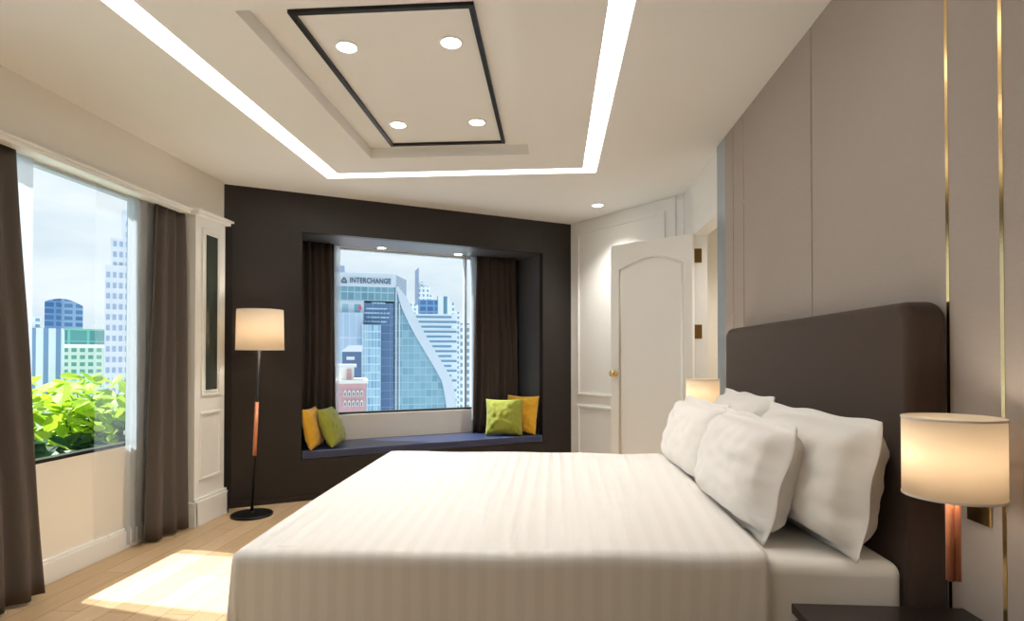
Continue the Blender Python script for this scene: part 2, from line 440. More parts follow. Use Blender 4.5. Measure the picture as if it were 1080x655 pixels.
# ---------------------------------------------------------------- open door leaf
H0 = Vector((1.215, 5.215, 0)); H1 = Vector((.56, 5.775, 0))
D = frame(H1, H0); LD = (H0-H1).length; DZ = 2.465
t = thing('door_leaf', 'white hinged door with an arched panel standing open against the wall', 'door', tuple(H0))
th = .04
zs, ax0, ax1 = 2.22, .10, LD-.10
def arc(x0, x1, zb, zt, rise, n=18):
    return [(x0, zb)] + [(x0+(x1-x0)*i/n, zt+rise*math.sin(PI*i/n)) for i in range(n+1)] + [(x1, zb)]
XZ = Matrix(((1, 0, 0, 0), (0, 0, 1, 0), (0, 1, 0, 0), (0, 0, 0, 1)))   # prism x,y,z -> x,z,y
g = G(); n = 18
inner = arc(ax0, ax1, .2, zs, .09)
# leaf face as strips around the arched opening, then the recessed panel
g.box(0, ax0, 0, th, .01, DZ, D); g.box(ax1, LD, 0, th, .01, DZ, D); g.box(ax0, ax1, 0, th, .01, .2, D)
for i in range(n):
    (xa, za), (xb, zb) = inner[1+i], inner[2+i]
    g.prism([(xa, za), (xb, zb), (xb, DZ), (xa, DZ)], 0, th, D @ XZ)
leaf = obj('leaf', g, 'white', t)
leaf['label'] = 'white painted leaf'
g = G(); g.prism(inner, .012, th-.012, D @ XZ)
obj('arched_panel', g, 'white', t)
pts = [D @ Vector((x, -.001, z)) for x, z in inner] + [D @ Vector((ax0, -.001, .2))]
obj('panel_moulding', G().tube(pts, .011, 8), 'white', t, smooth=True)
g = G(); T = D @ Matrix.Translation((.055, 0, 1.215)) @ Matrix.Rotation(PI/2, 4, 'X')
g.lathe([(.03, 0), (.03, .006), (.012, .012), (.011, .03), (.024, .036), (.033, .05), (.030, .066), (.016, .076), (.001, .078)], 28, T)
k = obj('door_knob', g, 'gold', t, smooth=True); k['label'] = 'round brass door knob'
for hz in (2.275, 1.60, .35):
    g = G(); g.box(1.243, 1.2495+.06, ox1-.004, ox1-.0005, hz-.062, hz+.062)
    g.tube([(1.226, ox1-.012, hz-.066), (1.226, ox1-.012, hz+.066)], .009, 10)
    g.box(1.226, 1.25, ox1-.012, ox1-.008, hz-.062, hz+.062)
    h = obj('hinge', g, 'bronze', t); h['label'] = 'dark brass butt hinge'

# ---------------------------------------------------------------- curtains
def curtain(name, top, bot, z0, z1, m, label, folds, amp, seed=0, cat='curtain', belly=None, group=None, power=1.0, n=None):
    """hanging cloth from a top segment to a bottom segment, pleats growing towards the hem"""
    rnd = random.Random(seed); ph = [rnd.uniform(0, 6.28) for _ in range(4)]
    (a, b), (c, d) = [(Vector(p), Vector(q)) for p, q in (top, bot)]
    nu = n or folds*14
    def fn(u, v):
        w = v**power
        P = a.lerp(b, u).lerp(c.lerp(d, u), w)
        if belly: P += Vector(belly)*math.sin(PI*v)*(u-.3)
        t = (b-a).normalized(); nn = Vector((-t.y, t.x, 0))
        uu = u+.018*math.sin(5*v+ph[0])+.02*math.sin(u*9+ph[3])
        k = amp*(.75+.35*v)*(math.sin(uu*folds*2*PI+ph[1])+.35*math.sin(uu*folds*PI*1.31+ph[2]+2*v))
        z = z1+(z0-z1)*v
        P = P+nn*k; return (P.x, P.y, z)
    g = G().grid(fn, nu, 24)
    o = obj(name, g, m, smooth=True, solid=.004 if m not in ('sheer', 'voile') else 0, origin=tuple((a+b)/2)[:2]+(z0,))
    return tag(o, label, cat, group)
X = -3.02
curtain('blackout_curtain', ((X, 2.25, 0), (X, 3.04, 0)), ((X+.06, 2.2, 0), (X+.09, 3.17, 0)), .02, 2.548, 'curtain',
        'taupe floor length curtain at the left edge, near side of the big window', 8, .026, 1)
curtain('sheer_curtain', ((X-.045, 2.7, 0), (X-.045, 3.22, 0)), ((X-.035, 2.7, 0), (X-.035, 3.22, 0)), .16, 2.548, 'sheer',
        'white sheer curtain gathered beside the leftmost taupe curtain', 5, .008, 2)
curtain('blackout_curtain', ((X, 4.20, 0), (X+.02, 4.50, 0)), ((X+.045, 4.03, 0), (X+.10, 4.46, 0)), .02, 2.548, 'curtain',
        'taupe floor length curtain hanging beside the white pier, over the sun patch', 3, .028, 5, power=.8)
curtain('sheer_curtain', ((X-.045, 4.0, 0), (X-.045, 4.30, 0)), ((X-.035, 3.98, 0), (X-.03, 4.22, 0)), .03, 2.548, 'sheer',
        'dense white sheer curtain gathered beside the taupe curtain near the white pier', 4, .008, 9)
curtain('sheer_curtain', ((X-.05, 3.70, 0), (X-.05, 3.995, 0)), ((X-.05, 3.70, 0), (X-.05, 3.975, 0)), .03, 2.548, 'voile',
        'single see-through layer of sheer in front of the stepped skyscraper', 3, .006, 10)
def wp(s, n): p = W @ Vector((s, n, 0)); return (p.x, p.y, 0)
curtain('niche_curtain', (wp(.70, .47), wp(1.05, .50)), (wp(.70, .45), wp(1.07, .49)), .478, nz-.003, 'curtain2',
        'dark taupe curtain at the left end of the window niche', 5, .022, 11)
curtain('niche_curtain', (wp(2.69, .5), wp(3.2, .49)), (wp(2.63, .48), wp(3.22, .47)), .478, nz-.003, 'curtain2',
        'dark taupe curtain at the right end of the window niche', 6, .022, 13)
curtain('niche_sheer', (wp(1.04, .575), wp(1.13, .58)), (wp(1.04, .575), wp(1.115, .58)), .478, nz-.003, 'sheer',
        'thin strip of white sheer beside the left niche curtain', 2, .006, 17)
curtain('niche_sheer', (wp(2.645, .58), wp(2.9, .575)), (wp(2.66, .58), wp(2.86, .575)), .478, nz-.003, 'sheer',
        'white sheer gathered beside the right niche curtain', 3, .008, 19)

# ---------------------------------------------------------------- bench seat and cushions
g = G(); g.box(n0+.004, n1-.004, -.004, nd-.004, bz+.001, .475, W)
tag(obj('bench_cushion', g, 'navy', bevel=.014, origin=tuple(W @ Vector(((n0+n1)/2, .3, bz)))), 'long navy seat pad filling the window niche bench', 'seat cushion')

def pillow_mesh(w, h, t, flange=0, seed=0, sag=0, pinch=.05, n=30, wr=.009, p=2.6, e=.5):
    g = G()
    def side(sgn):
        def fn(u, v):
            x, y = u*2-1, v*2-1
            fw = 1+(flange*2/w); fh = 1+(flange*2/h)
            X_, Y_ = x*fw, y*fh
            cx_, cy_ = max(-1, min(1, X_)), max(-1, min(1, Y_))
            th_ = ((1-abs(cx_)**p)*(1-abs(cy_)**p))
            th_ = max(th_, 0)**e
            nx = noise.noise(Vector((x*2.2+seed, y*2.2, sgn*3.1+seed)))
            ny = noise.noise(Vector((x*6+seed*2, y*4.5, sgn*5.7)))
            # tension creases that run in from the corners
            cr = math.sin((abs(x)*1.2-abs(y))*14+seed)*(abs(x)*abs(y))**1.5
            zz = sgn*(t/2*th_*(1+.05*nx) + wr*(ny*1.4+cr)*min(1, th_*2) + .0018)
            px = X_*w/2*(1-pinch*(1-y*y)*abs(x)**3); py = Y_*h/2*(1-pinch*(1-x*x)*abs(y)**3)
            if flange: 
                py += .002*math.sin(x*7+seed)*abs(Y_)**6; zz += .003*math.sin(y*6+x*5+seed)*max(abs(X_), abs(Y_))**8
            py -= sag*(1-abs(x)**2)*max(0, y)*.5
            return (px, py, zz)
        return fn
    g.grid(side(1), n, n); k = len(g.v); g.grid(side(-1), n, n)
    # join rims
    m = n+1
    rim = [i for i in range(m)]+[j*m+n for j in range(1, m)]+[n*m+i for i in range(n-1, -1, -1)]+[j*m for j in range(n-1, 0, -1)]
    for a, b in zip(rim, rim[1:]+rim[:1]): g.f.append((a, b, b+k, a+k))
    return g
def place(name, g, m, c, rz, lean, label, cat, group=None, roll=0, piping=None):
    T = Matrix.Translation(c) @ Matrix.Rotation(rz, 4, 'Z') @ Matrix.Rotation(PI/2-lean, 4, 'X') @ Matrix.Rotation(roll, 4, 'Z')
    g.v = [T @ v for v in g.v]
    zmin = min(v.z for v in g.v)
    o = obj(name, g, m, smooth=True, origin=(c[0], c[1], zmin))
    return tag(o, label, cat, group)
wa = math.atan2(W[1][0], W[0][0])
gg = 'scatter cushions on the niche bench'
def wc(s, n, z): p = W @ Vector((s, n, 0)); return (p.x, p.y, z)
place('scatter_cushion', pillow_mesh(.43, .43, .18, 0, 3, pinch=.07, p=2.2), 'olive', wc(2.90, .17, .682), wa-math.radians(28), math.radians(17),
      'lime green cushion in front of the yellow one at the right end of the bench', 'cushion', gg)
place('scatter_cushion', pillow_mesh(.45, .45, .15, 0, 8, pinch=.07, p=2.2), 'yellow', wc(3.14, .20, .70), wa-math.radians(62), math.radians(10),
      'yellow cushion leaning in the right corner behind the lime green one', 'cushion', gg)
place('scatter_cushion', pillow_mesh(.40, .40, .15, 0, 5), 'olive', wc(.985, .20, .675), wa+math.radians(62), math.radians(22),
      'olive green cushion at the left end of the bench, right of the yellow one', 'cushion', gg)
place('scatter_cushion', pillow_mesh(.40, .40, .13, 0, 12), 'yellow', wc(.80, .16, .675), wa+math.radians(66), math.radians(12),
      'yellow cushion squeezed against the left side of the niche', 'cushion', gg)

# ---------------------------------------------------------------- bed
by0, by1 = 1.905, 3.79
t = thing('bed', 'wide double bed with a tall brown upholstered headboard against the fabric wall', 'bed', (0, 2.868, 0))
g = G()
YZ = Matrix(((0, 0, 1, 0), (1, 0, 0, 0), (0, 1, 0, 0), (0, 0, 0, 1)))       # prism x,y,z -> y,z,x
hb0, hb1, hbz = 1.885, 3.83, 1.555
pts = [(hb0, .03), (hb1, .03)]
for cy_, cz_, a0 in ((hb1-.07, hbz-.07, 0), (hb0+.07, hbz-.07, PI/2)):
    pts += [(cy_+.07*math.cos(a0+PI/2*i/8), cz_+.07*math.sin(a0+PI/2*i/8)) for i in range(9)]
g.prism(pts, 1.095, WX-.002, YZ)
hb = obj('headboard', g, 'brown', t, bevel=.035, seg=5)
g = G(); g.box(-.95, 1.09, by0+.03, by1-.03, .12, .42)
obj('bed_base', g, 'brown', t, bevel=.015)
for x in (-.85, .95):
    for y in (by0+.12, by1-.12): obj('leg', G().box(x-.03, x+.03, y-.03, y+.03, 0, .12), 'walnut', t)
g = G(); g.box(-.98, 1.092, by0, by1, .42, .733)
mt = obj('mattress', g, 'sheet', t, bevel=.045, seg=6); mt['label'] = 'mattress in a fitted white sheet'

# duvet: flat sheet with rounded drape at near side, foot and far side
dx0, dx1, dyn, dyf, dz = -1.075, .672, 1.895, 3.80, .748
def duvet():
    g = G(); R = .022; drop = .58
    nu, nv = 150, 150; L0 = drop+R*PI/2
    xs = [dx0-L0+(dx1-dx0+L0)*(i/nu) for i in range(nu+1)]
    ys = [dyn-L0+(dyf-dyn+2*L0)*(j/nv) for j in range(nv+1)]
    att = []
    for y in ys:
        for x in xs:
            cxx = max(dx0+R, x); cyy = min(max(dyn+R, y), dyf-R)
            ox, oy = x-cxx, y-cyy; d = math.hypot(ox, oy)
            mx_ = max(0, min(1, (cxx-dx0)/.5)); my_ = max(0, min(1, (cyy-dyn)/.6, (dyf-cyy)/.35))
            top = dz+.022*(my_**.8)*(.3+.7*mx_)+.007*noise.noise(Vector((x*2.3, y*1.1, 2)))
            top -= .034*(dx1-cxx)/(dx1-dx0)*min(1, max(0, 1-(cyy-dyn)/1.9))
            top += .006*math.sin((x-.35*(y-2))*9)*max(0, min(1, (x+.1)/.5))
            if d < 1e-6: P = Vector((x, y, top))
            else:
                ux, uy = ox/d, oy/d
                if d < R*PI/2: a = d/R; h, v = R*math.sin(a), R*(1-math.cos(a))
                else: h, v = R, R+d-R*PI/2
                corner = abs(ux*uy)*2
                v = min(v, drop)
                h += .02*v + corner*.02*(v/drop)
                # soft vertical folds in the hanging part
                s_ = x if abs(uy) > abs(ux) else y
                h += (.004*math.sin(s_*7.3+1)+.012*noise.noise(Vector((s_*3.1, v*.8, 1.5))))*min(1, v*3)
                P = Vector((cxx+ux*h, cyy+uy*h, top-v))
            # the soft crease near the turned head end
            g.v.append(P); att.append(x-.15*max(0, x-.1)*(y-1.9))
    w = nu+1
    g.f = [(j*w+i, j*w+i+1, (j+1)*w+i+1, (j+1)*w+i) for j in range(nv) for i in range(nu)]
    o = obj('duvet', g, 'duvet', smooth=True, solid=.022, origin=(-.2, 2.87, .2))
    a = o.data.attributes.new('weave', 'FLOAT', 'POINT'); a.data.foreach_set('value', att)
    return o
tag(duvet(), 'white satin striped duvet spread over the bed', 'duvet')

gg = 'white pillows on the bed'
up = -PI/2
def bp(name, w, h, t_, c, rz, lean, seed, label, **k):
    place(name, pillow_mesh(w, h, t_, .028, seed, **k), 'pillow', c, up+rz, math.radians(lean), label, 'pillow', gg)
bp('bed_pillow', .73, .385, .235, (.950, 2.27, .958), math.radians(4), 10, 21, 'large white pillow against the headboard, nearest the wall lamp with the copper stem', p=4, pinch=.0, e=.42)
bp('bed_pillow', .70, .40, .2, (.98, 3.18, .965), 0, 12, 33, 'white pillow against the headboard at the far side, mostly hidden', p=4, pinch=.01, e=.42)
bp('bed_pillow', .70, .36, .23, (.757, 2.41, .943), math.radians(2), 16, 47, 'white pillow in the front row on the near side of the bed', p=4, pinch=.0, e=.42)
bp('bed_pillow', .70, .36, .23, (.757, 3.20, .945), math.radians(2), 16, 58, 'white pillow in the front row on the far side of the bed', p=4, pinch=.0, e=.42)

# ---------------------------------------------------------------- bedside
t = thing('nightstand', 'low black wooden nightstand beside the bed under the wall lamp', 'nightstand', (.97, 1.56, 0))
g = G(); g.box(.72, WX-.003, 1.28, 1.84, .60, .63); obj('top', g, 'walnut', t, bevel=.003)
g = G(); g.box(.735, WX-.003, 1.295, 1.825, .12, .60); obj('body', g, 'walnut', t, bevel=.003)
for z in (.145, .375):
    d = obj('drawer', G().box(.722, .735, 1.305, 1.815, z, z+.215), 'walnut', t, bevel=.002)
    obj('handle', G().tube([(.712, 1.45, z+.15), (.712, 1.67, z+.15)], .005, 8), 'gold', d)
for x in (.77, 1.17):
    for y in (1.33, 1.79): obj('leg', G().box(x-.018, x+.018, y-.018, y+.018, 0, .12), 'walnut', t)

def drum(r0, r1, z0, z1, T, th=.0015):
    return G().lathe([(r0, z0), (r1, z1), (r1-th, z1), (r0-th, z0)], 64, T, closed=True)
def bulb_light(parent, loc, e, col=(1, .72, .42), r=.035):
    l = bpy.data.lights.new('bulb_glow', 'POINT'); l.energy = e; l.color = col; l.shadow_soft_size = r
    o = bpy.data.objects.new('bulb_glow', l); C.objects.link(o); o.parent = parent; o.location = loc

def sconce(y, label):
    x = 1.036; z = EYE; T = Matrix.Translation((x, y, 0))
    t = thing('wall_lamp', label, 'lamp', (x, y, .80), 0, 'copper stemmed wall lamps either side of the bed')
    s = obj('lamp_shade', drum(.112, .112, z-.362, z-.158, T), 'shade', t, smooth=True); s['label'] = 'white drum shade'
    for zz in (z-.160, z-.3605): obj('shade_rim', G().lathe([(.113, zz-.003), (.1135, zz), (.113, zz+.003), (.1105, zz)], 64, T, closed=True), 'sheet', s)
    st = G()
    for k, (ox, oy) in enumerate(((-.0085, 0), (.0085, 0))): st.tube([(x+ox, y+oy, z-.582), (x+ox, y+oy, z-.32)], .0095, 20)
    s2 = obj('stem', st, 'copper', t, smooth=False); s2['label'] = 'twin copper tube stem'
    s2.data.polygons.foreach_set('use_smooth', [True]*len(s2.data.polygons))
    sg = 1 if y < 2.8 else -1; g = G(); g.tube([(x, y, z-.30), (WX-.008, y+sg*.135, z-.30)], .006, 10); g.box(WX-.012, WX-.001, y+sg*.135-.025, y+sg*.135+.025, z-.345, z-.255)
    obj('wall_bracket', g, 'copper', t, bevel=.002)
    g = G(); g.lathe([(.012, z-.34), (.013, z-.31), (.028, z-.27), (.03, z-.245), (.022, z-.22), (.001, z-.21)], 20, T)
    obj('bulb', g, 'bulb', t, smooth=True)
    rg = G()
    for a in range(3):
        q = 2*PI*a/3+.3; rg.tube([(x, y, z-.335), (x+.111*math.cos(q), y+.111*math.sin(q), z-.335)], .0018, 6)
    obj('shade_spider', rg, 'gold', t)
    bulb_light(t, (-.03, 0, z-.25-.80), 2.6, (1, .9, .76))
sconce(1.60, 'large wall lamp with white drum shade and copper stem at the right edge')
sconce(4.15, 'white shaded wall lamp half hidden behind the pillows on the far side')

t = thing('switch_plate', 'brass switch plate on the fabric wall behind the near wall lamp', 'switch', (WX, 1.77, .94))
obj('plate', G().box(WX-.007, WX-.0005, 1.722, 1.815, .902, .98), 'gold', t, bevel=.002)
for y in (1.752, 1.785): obj('rocker', G().lathe([(.006, 0), (.006, .01), (.001, .012)], 12, Matrix.Translation((WX-.006, y, .955)) @ Matrix.Rotation(-PI/2, 4, 'Y')), 'bronze', t)

# ---------------------------------------------------------------- floor lamp
lx, ly = -2.615, 4.905
T = Matrix.Translation((lx, ly, 0))
t = thing('floor_lamp', 'tall floor lamp with white drum shade and black and copper pole by the dark wall', 'lamp', (lx, ly, 0))
obj('lamp_base', G().lathe([(.172, 0), (.172, .016), (.165, .022), (.02, .026), (.014, .04)], 56, T), 'black', t, bevel=.002)
lean = .062/1.5                                     # the pole stands slightly out of true, towards the niche
def up_(z): return (lx+lean*z, ly, z)
obj('pole', G().tube([up_(.03), up_(1.46)], .0135, 24), 'black', t, smooth=True)
k = obj('copper_sleeve', G().tube([up_(.52), up_(.985)], .0168, 24), 'copper', t, smooth=True); k['label'] = 'copper sleeve on the pole'
sx_ = up_(1.6)[0]; T = Matrix.Translation((sx_, ly, 0))
s = obj('lamp_shade', drum(.197, .190, 1.435, 1.785, T), 'shade', t, smooth=True); s['label'] = 'white drum shade'
for zz, rr in ((1.783, .1905), (1.438, .1975)): obj('shade_rim', G().lathe([(rr, zz-.003), (rr+.0008, zz), (rr, zz+.003), (rr-.002, zz)], 64, T, closed=True), 'sheet', s)
obj('bulb', G().lathe([(.013, 1.46), (.015, 1.51), (.032, 1.56), (.034, 1.59), (.025, 1.62), (.001, 1.63)], 20, T), 'bulb', t, smooth=True)
rg = G()
for a in range(3):
    q = 2*PI*a/3+.5; rg.tube([(sx_, ly, 1.47), (sx_+.193*math.cos(q), ly+.193*math.sin(q), 1.455)], .002, 6)
obj('shade_spider', rg, 'black', t)
bulb_light(t, (sx_-lx, 0, 1.60), 14, (1, .9, .76), r=.05)

# ---------------------------------------------------------------- outside
def ray(u, v):
    """line of sight of the survey photograph, used to lay out the skyline by bearing and distance"""
    a = (u-540)/F; b = -(v-327.5-SH)/F
    f = Vector((-math.sin(YAW)*math.cos(PIT), math.cos(YAW)*math.cos(PIT), math.sin(PIT)))
    r = Vector((math.cos(YAW), math.sin(YAW), 0)); q = r.cross(f)
    return f+a*r+b*q
def site(u0, u1, vt, dist):
    """frame of a building facing the room between two bearings: x along the front, y away, plus half width and top z"""
    m = ray((u0+u1)/2, 376); hd = Vector((m.x, m.y, 0)).normalized(); t_ = Vector((hd.y, -hd.x, 0))
    def along(u): r = ray(u, 376); r.z = 0; return r*(dist/r.dot(hd))
    a, b = along(u0).dot(t_), along(u1).dot(t_)
    rt = ray((u0+u1)/2, vt); zt = EYE+rt.z/Vector((rt.x, rt.y, 0)).dot(hd)*dist
    P = hd*dist
    T = Matrix(((t_.x, hd.x, 0, P.x), (t_.y, hd.y, 0, P.y), (0, 0, 1, 0), (0, 0, 0, 1)))
    return T, a, b, zt
GZ = -75
struct('ground', G().box(-900, 500, 12, 1500, GZ-1, GZ), mat('city_ground', srgb(170, 174, 178), .9, nscale=.05, namt=.3))

def place_local(t, name, g, m, **k):
    """g is in the local frame of t (rotation included)"""
    B = BASE[t.name]; g.v = [B @ v for v in g.v]; return obj(name, g, m, t, **k)
def bthing(name, T, label, cat='building', group='city buildings seen through the windows'):
    rz = math.atan2(T[1][0], T[0][0]); o = thing(name, label, cat, (T[0][3], T[1][3], GZ), rz, group)
    BASE[o.name] = Matrix.Translation((T[0][3], T[1][3], GZ)) @ Matrix.Rotation(rz, 4, 'Z'); return o

M['bl_white'] = mat('hazed_concrete', srgb(214, 222, 232), .8)  # these and the facade colours below are lightened to stand in for haze
M['bl_glass'] = mat('blue_window_glass', srgb(138, 164, 198), .2, spec=.6)
M['bl_cream'] = mat('warm_concrete', srgb(228, 226, 222), .8)
M['roof'] = mat('roof_grey', srgb(175, 186, 196), .8)

# stepped white tower (left window)
T, a, b, zt = site(110, 178, 204, 170)
px = 170/F*1.22
t = bthing('stepped_tower', T, 'pale stepped skyscraper with square blue windows seen through the big left window')
def zz(v, u=140, dist=170):
    r = ray(u, v); hd = Vector((T[0][1], T[1][1], 0)); return EYE+r.z/Vector((r.x, r.y, 0)).dot(hd)*dist-GZ
def xx(u, dist=170):
    r = ray(u, 376); r.z = 0; hd = Vector((T[0][1], T[1][1], 0)); tt = Vector((T[0][0], T[1][0], 0)); return (r*(dist/r.dot(hd))).dot(tt)
steps = [(110, 281), (115.5, 252), (127, 221.5), (137.5, 204)]
g = G()
for i, (u, v) in enumerate(steps): g.box(xx(u), xx(178), i*.6, 30, 0, zz(v))
g.box(xx(146), xx(172), 2, 20, 0, zz(188))
place_local(t, 'tower_body', g, 'bl_white')
cw = xx(118.3)-xx(111.6); rows = 0; count = 0; wm = None
chh = zz(290)-zz(300.5)
for c in range(6):
    u = 111.6+c*6.7
    first = next(v for uu, v in reversed(steps) if uu <= u+.5)
    k = int([q for q, (uu, v) in enumerate(steps) if uu <= u+.5][-1])
    v = 211.6+math.ceil((first+3-211.6)/11)*11
    while v < 425 and count < 100:
        g = G(); x = xx(u); z = zz(v+2.6); y = min([q for q, (uu, vv) in enumerate(steps) if uu <= u+.5 and vv <= v])*.6-.12
        g.box(x, x+cw*.58, y, y+.2, z-chh*.27, z+chh*.27)
        place_local(t, 'window', g, 'bl_glass'); count += 1; v += 11.0

# dark blue office tower far away
T, a, b, zt = site(48, 87, 318, 420)
t = bthing('office_tower', T, 'distant dark blue glass office tower above the white and green blocks')
zb = zt-GZ
g = G(); n = 12
pr = [(a, 0)]+[(a+(b-a)*(i/n), zb+2.6*math.sin(PI*min(1, i/n*1.0))*(1 if i < n else 0)-2.2*(i/n)) for i in range(n+1)]+[(b, 0)]
g.prism(pr, 0, 25, XZ)
place_local(t, 'tower_body', g, facade('blue_curtain_wall', srgb(128, 160, 192), srgb(62, 104, 150), 5.2, 3.6, .72, .62, vary=.25))
place_local(t, 'side_fin', G().box(a-.6, a+(b-a)*.38, -1.5, 0, 0, zb-.5), facade('blue_curtain_wall_dark', srgb(96, 134, 174), srgb(52, 96, 146), 5.2, 3.6, .8, .7, vary=.2))

# white block and green block
T, a, b, zt = site(22, 69, 346, 235)
t = bthing('white_block', T, 'white block with thin vertical window strips left of the green block')
place_local(t, 'block_body', G().box(a, b, 0, 18, 0, zt-GZ), facade('white_strip_facade', srgb(226, 232, 238), srgb(120, 150, 185), 3.1, 60, .42, .95))
place_local(t, 'roof_block', G().box(a, b-6.2, 2, 14, zt-GZ, zt-GZ+3.6), facade('white_roof_facade', srgb(226, 232, 238), srgb(130, 158, 190), 2.2, 1.9, .5, .55))
T, a, b, zt = site(68, 118, 347, 215)
t = bthing('green_block', T, 'green glass topped block with rows of small windows')
zb = zt-GZ
place_local(t, 'block_body', G().box(a, b, 0, 16, 0, zb-5.6), facade('green_grid_facade', srgb(186, 208, 190), srgb(84, 146, 128), 2.0, 2.1, .62, .55))
place_local(t, 'glass_crown', G().box(a, b, -.3, 16, zb-4.6, zb-.5), facade('green_glass_crown', srgb(110, 180, 168), srgb(62, 124, 128), 4.6, 9, .86, .97, vary=.4))
place_local(t, 'roof_edge', G().box(a-.2, b+.2, -.6, 16.4, zb-.5, zb), mat('green_roof_edge', srgb(120, 186, 150), .6))
place_local(t, 'cornice', G().box(a-.2, b+.2, -.5, 16.2, zb-5.6, zb-4.6), 'bl_cream')

# glass headquarters with the lettering (niche window)
DI = 240.
T, a, b, zt = site(330, 418, 290, DI)
fr = T
t = bthing('office_headquarters', T, 'glass office building with INTERCHANGE lettering and a sweeping white diagonal')
hdI = Vector((T[0][1], T[1][1], 0)); ttI = Vector((T[0][0], T[1][0], 0))
def XI(u, d=0): r = ray(u, 376); r.z = 0; return (r*((DI+d)/r.dot(hdI))).dot(ttI)
def ZI(u, v, d=0): r = ray(u, v); return EYE+r.z/Vector((r.x, r.y, 0)).dot(hdI)*(DI+d)-GZ
M['teal'] = facade('teal_curtain_wall', srgb(150, 186, 200), srgb(98, 140, 158), 2.6, 3.3, .88, .86, vary=.45)
M['deepblue'] = facade('deep_blue_glass', srgb(112, 142, 176), srgb(84, 112, 150), 7, 3.3, .97, .93, vary=.25)
M['hazedpanel'] = facade('hazed_blue_panels', srgb(190, 208, 226), srgb(160, 186, 212), 2.4, 12, .9, .96, vary=.5)
M['lightglass'] = facade('light_blue_glass', srgb(176, 210, 226), srgb(120, 158, 190), 1.25, 3.2, .8, .84, vary=.7)
M['fascia'] = mat('white_fascia', srgb(196, 208, 220), .6)
M['louvre'] = facade('louvred_side', srgb(150, 164, 184), srgb(124, 140, 164), 60, .9, .98, .45)
x1 = XI(417.5); ztop = ZI(417, 289.5)
place_local(t, 'fascia', G().box(a, x1, -.5, 14, ZI(417, 303.5), ztop), 'fascia')
place_local(t, 'teal_row', G().box(a, x1-.6, 0, 14, ZI(417, 318), ZI(417, 303.5)), 'teal')
place_local(t, 'upper_panels', G().box(a, XI(384), .2, 14, 0, ZI(417, 318)), facade('upper_hazed_grid', srgb(196, 212, 224), srgb(120, 172, 190), 4.6, 5.2, .5, .7, vary=.4))
place_local(t, 'dark_glass', G().box(XI(384), XI(415), -.1, 14, 0, ZI(417, 320)), 'deepblue')
place_local(t, 'pale_wing', G().box(a, XI(383), -3, 1, 0, ZI(417, 331)), 'hazedpanel')
place_local(t, 'front_tower', G().box(XI(381.5), XI(401), -5, 1, 0, ZI(417, 343.5)), 'lightglass')
g = G()
for u in (381.5, 385): g.box(XI(u), XI(u)+.35, -5.2, -4.8, 0, ZI(417, 343.5))
place_local(t, 'tower_edge', g, 'fascia')
g = G()
for k, (v, u0, u1) in enumerate(((326, 386, 408), (330.5, 384, 411), (335, 386, 410), (339.5, 384, 408), (320, 392, 406))): g.box(XI(u0), XI(u1), -.5, 0, ZI(417, v+1), ZI(417, v-.6))
place_local(t, 'balcony_rail', g, 'lightglass')
g = G()
for u in (417, 420.5): g.box(XI(u), XI(u)+.5, -.6, .2, 0, ZI(417, 320 if u > 418 else 303))
place_local(t, 'edge_pilaster', g, 'fascia')
# right wing, bounded by the sweeping band
path = [(418, 303), (421, 316), (425, 328), (431, 340), (439, 355), (448, 370), (457.5, 386), (466, 401), (469, 414), (471, 428), (472, 460)]
wg = [(XI(416), 0), (XI(416), ZI(417, 303))]+[(XI(u+1), ZI(u, v)) for u, v in path]+[(XI(473), 0)]
place_local(t, 'curved_wing', G().prism(wg, .4, 9, XZ), facade('wing_glass', srgb(152, 190, 206), srgb(112, 156, 178), 2.4, 3.0, .93, .9, vary=.6))
g = G(); L_ = [(XI(u-.5), ZI(u, v)) for u, v in path]; R_ = [(XI(u+min(10, 1.5+(v-303)*.55)), ZI(u, v-1)) for u, v in path]
for i in range(len(path)-1): g.prism([L_[i], R_[i], R_[i+1], L_[i+1]], -.8, 9.6, XZ)
place_local(t, 'diagonal_band', g, 'fascia')
T2 = Matrix.Rotation(0, 4, 'Z')
place_local(t, 'louvred_end', G().prism([(x1, -.4), (XI(428.5, 14), 14), (x1-6, 14)], ZI(417, 322), ztop-.3), 'louvre')
place_local(t, 'roof_plant_room', G().box(a, XI(363), 3, 12, ztop, ZI(360, 279)), 'louvre')
def text_part(body, size, x, y, z, parent, name, m, label):
    cu = bpy.data.curves.new(name, 'FONT'); cu.body = body; cu.size = size; cu.extrude = .15; cu.space_character = 1.05; cu.offset = .055
    o = bpy.data.objects.new(name, cu); C.objects.link(o)
    dg = bpy.context.evaluated_depsgraph_get(); me = bpy.data.meshes.new_from_object(o.evaluated_get(dg))
    bpy.data.objects.remove(o); me.materials.clear(); me.materials.append(M[m])
    o = bpy.data.objects.new(name, me); C.objects.link(o); o.parent = parent
    me.transform(Matrix.Translation((x, y, z)) @ Matrix.Rotation(PI/2, 4, 'X')); o['label'] = label
    return o
M['letter'] = mat('slate_lettering', srgb(84, 104, 124), .6)
lh = ZI(417, 293.8)-ZI(417, 299.3)
lt = text_part('INTERCHANGE', lh*1.42, XI(368.5), -.66, ZI(390, 299.0), t, 'lettering', 'letter', 'dark slate letters INTERCHANGE')
w_ = max(v.co.x for v in lt.data.vertices)-min(v.co.x for v in lt.data.vertices); tw = XI(411.5)-XI(368.5)
x0_ = min(v.co.x for v in lt.data.vertices)
for v in lt.data.vertices: v.co.x = x0_+(v.co.x-x0_)*tw/w_
cxl, czl = (XI(359.3)+XI(366))/2, ZI(390, 297.2); rl = (XI(366)-XI(359.3))/2
g = G()
